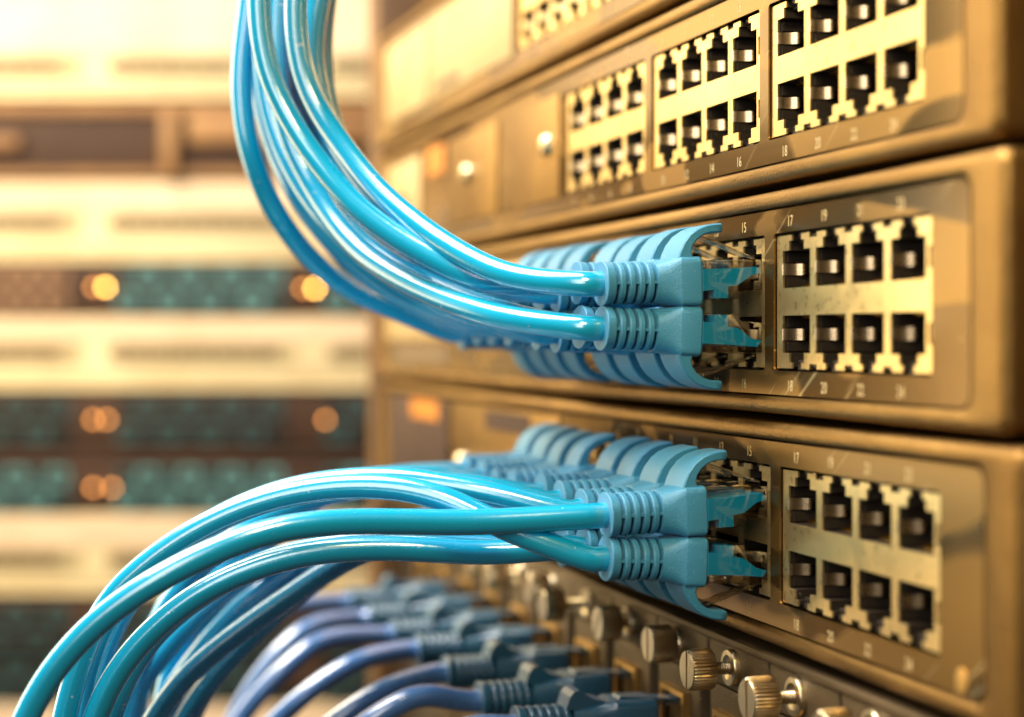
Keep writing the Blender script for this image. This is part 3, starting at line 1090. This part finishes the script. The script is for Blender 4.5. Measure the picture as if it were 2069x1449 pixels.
def far_switch(label, y0, y1, ys0, ys1):
    t, h = far_unit("far_switch", label, "network switch", y0, y1, "cream", "cream switches in the far rack")
    zc = bz((ys0 + ys1) / 2) - (bz(y0) + bz(y1)) / 2
    hh = (bz(ys0) - bz(ys1)) / 2
    for gx0 in (-412, -274.5, -136.5):
        x = gx0 + (36 if gx0 == -274.5 else 0)
        for k in range(8):
            xx = gx0 + 25 + 13.6 * k if gx0 != -136.5 else gx0 + 27 + 13.6 * k
            if xx < BRT - 8:
                put("port_opening", PORT_FAR, t, (xx, 0, zc))
    M().box(BL + 5, BRT - 5, -1.5, 0.2, -h + 1.0, -h + 4.0).build("lip", MAT["cream"], t, smooth=None)
    M().box(BL + 2, BRT - 2, -0.8, 0.3, zc + 9, h - 2).build("top_band", MAT["rose_cream"], t, smooth=None)
    M().box(BL + 2, BRT - 2, -0.5, 0.3, -h + 5.2, -h + 6.4).build("seam", MAT["olive"], t, smooth=None)
    for a, b in ((BL + 4, bx(165)), (bx(235), bx(600)), (bx(690), BRT - 4)):
        M().box(a, b, -0.15, 0.3, zc - 7, zc + 7).build("port_recess", MAT["recess"], t, smooth=None)
    return t


def jack_mesh(mat):
    m = M().grid_plate([-6.2, -4.2, 4.2, 6.2], [-5.6, -3.6, 3.6, 5.6], lambda x, z: not (abs(x) < 4.2 and abs(z) < 3.6), -2.5, 2)
    return m.mesh("jack", MAT[mat], None)


JM = {k: jack_mesh(k) for k in ("teal", "teal_dark", "teal_dim", "rose")}
GLINT = {}  # glowing studs drawn for the glints on the screw heads
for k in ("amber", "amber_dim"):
    GLINT[k] = M().loft([[(rr * cos(a * pi / 8), y, rr * sin(a * pi / 8)) for a in range(16)] for y, rr in ((0.5, 1.5), (-1, 1.5), (-1.8, 1.0), (-2.1, .4))]).mesh("screw_glint", MAT[k], 60)


def patch_panel(label, y0, y1, rows, mats, glints, glint_mat):
    t, h = far_unit("patch_bay", label, "patch panel", y0, y1, "brown", "patch panels in the far rack")
    for ri, rz in enumerate(rows):
        for gi, gx0 in enumerate((-412, -250, -118)):
            for k in range(8 if gi < 2 else 2):
                xx = gx0 + 7 + 13.2 * k + (26 if gi == 0 else 0)
                mt = mats[min(ri, len(mats) - 1)][gi]
                put("jack", JM[mt if (k + ri) % 2 else {"teal": "teal_dark", "rose": "rose", "teal_dark": "teal_dim"}[mt]], t, (xx, 0, rz))
    for x, y in glints:
        put("screw_glint", GLINT["amber_dim" if (x, y) in ((190, 580), (612, 583)) else glint_mat], t, (bx(x), -2, bz(y) - (bz(y0) + bz(y1)) / 2))
    return t


far_switch("cream switch at the very top left of the far rack", -40, 198, 118, 150)
t, h = far_unit("server_unit", "dark brown server unit in the far rack between two cream switches", "server", 202, 363, "brown", None)
M().cbox(bx(330), bx(360), -8, 1, -h + 1, h - 8, 1).build("handle_post", MAT["rail_tan"], t)
M().cbox(BL, BRT, -3, 1, h - 9, h - 1, 1).build("top_strip", MAT["rail_tan"], t)
M().cbox(bx(380), BRT, -4, 1, -2, h - 9.2, 1).build("side_cover", MAT["rail_tan"], t)
M().cbox(BL, bx(40), -6, 1, -7, 3, 2).build("handle", MAT["rail_tan"], t)
M().box(BL, BRT, -2, .5, -h + 1, -h + 6).build("lip", MAT["rail_tan"], t, smooth=None)
far_switch("cream switch above the patch panel with bright amber screw glints", 366, 529, 436, 466)
patch_panel("patch panel with bright amber screw glints and rose and teal jacks", 531, 638, (8.2, -7.5), (("rose", "teal", "teal"), ("rose", "teal", "teal")),
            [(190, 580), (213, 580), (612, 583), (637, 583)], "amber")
far_switch("cream switch below the patch panel with bright amber screw glints", 640, 788, 698, 732)
patch_panel("dark patch panel with dim screw glints under the middle cream switch", 792, 906, (8, -8), (("teal_dark",) * 3,), [(188, 848), (216, 848), (658, 848)], "amber_dim")
t, h = far_unit("blank_panel", "narrow dark blank panel between two dark patch panels", "blank panel", 907, 937, "brown", None)
patch_panel("teal patch panel with two dim screw glints above the yellow cream switch", 938, 1036, (7, -7.5), (("teal",) * 3,), [(188, 986), (226, 986)], "amber_dim")
far_switch("bright cream switch behind the lower cable arch", 1039, 1204, 1118, 1150)
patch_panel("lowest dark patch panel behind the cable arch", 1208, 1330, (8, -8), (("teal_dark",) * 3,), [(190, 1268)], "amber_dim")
patch_panel("dark patch panel at the bottom left corner above a cream unit", 1333, 1416, (7, -7), (("teal_dark",) * 3,), [], "amber_dim")
far_switch("cream switch at the bottom edge of the far rack", 1420, 1560, 1500, 1530)
fp = thing("rack_post", "tan upright post of the far rack behind the cables", "rack post", ORG + Vector((0, 0, 0)), TH + radians(-0.6))
M().cbox(BRT + 1, BRT + 22, -6, 60, -290, 240, 1.5).build("post_face", MAT["bezel"], fp)

# room wall behind everything
wl = M().box(-1500, 1200, 0, 20, -900, 900).build("wall", painted("wall paint", (0.40, 0.27, 0.13), (0.34, 0.22, 0.10), 0, 0.8, 200, 0.1), None, ORG + FWD * 220, smooth=None)
wl.rotation_euler = (0, 0, TH)
wl["kind"] = "structure"
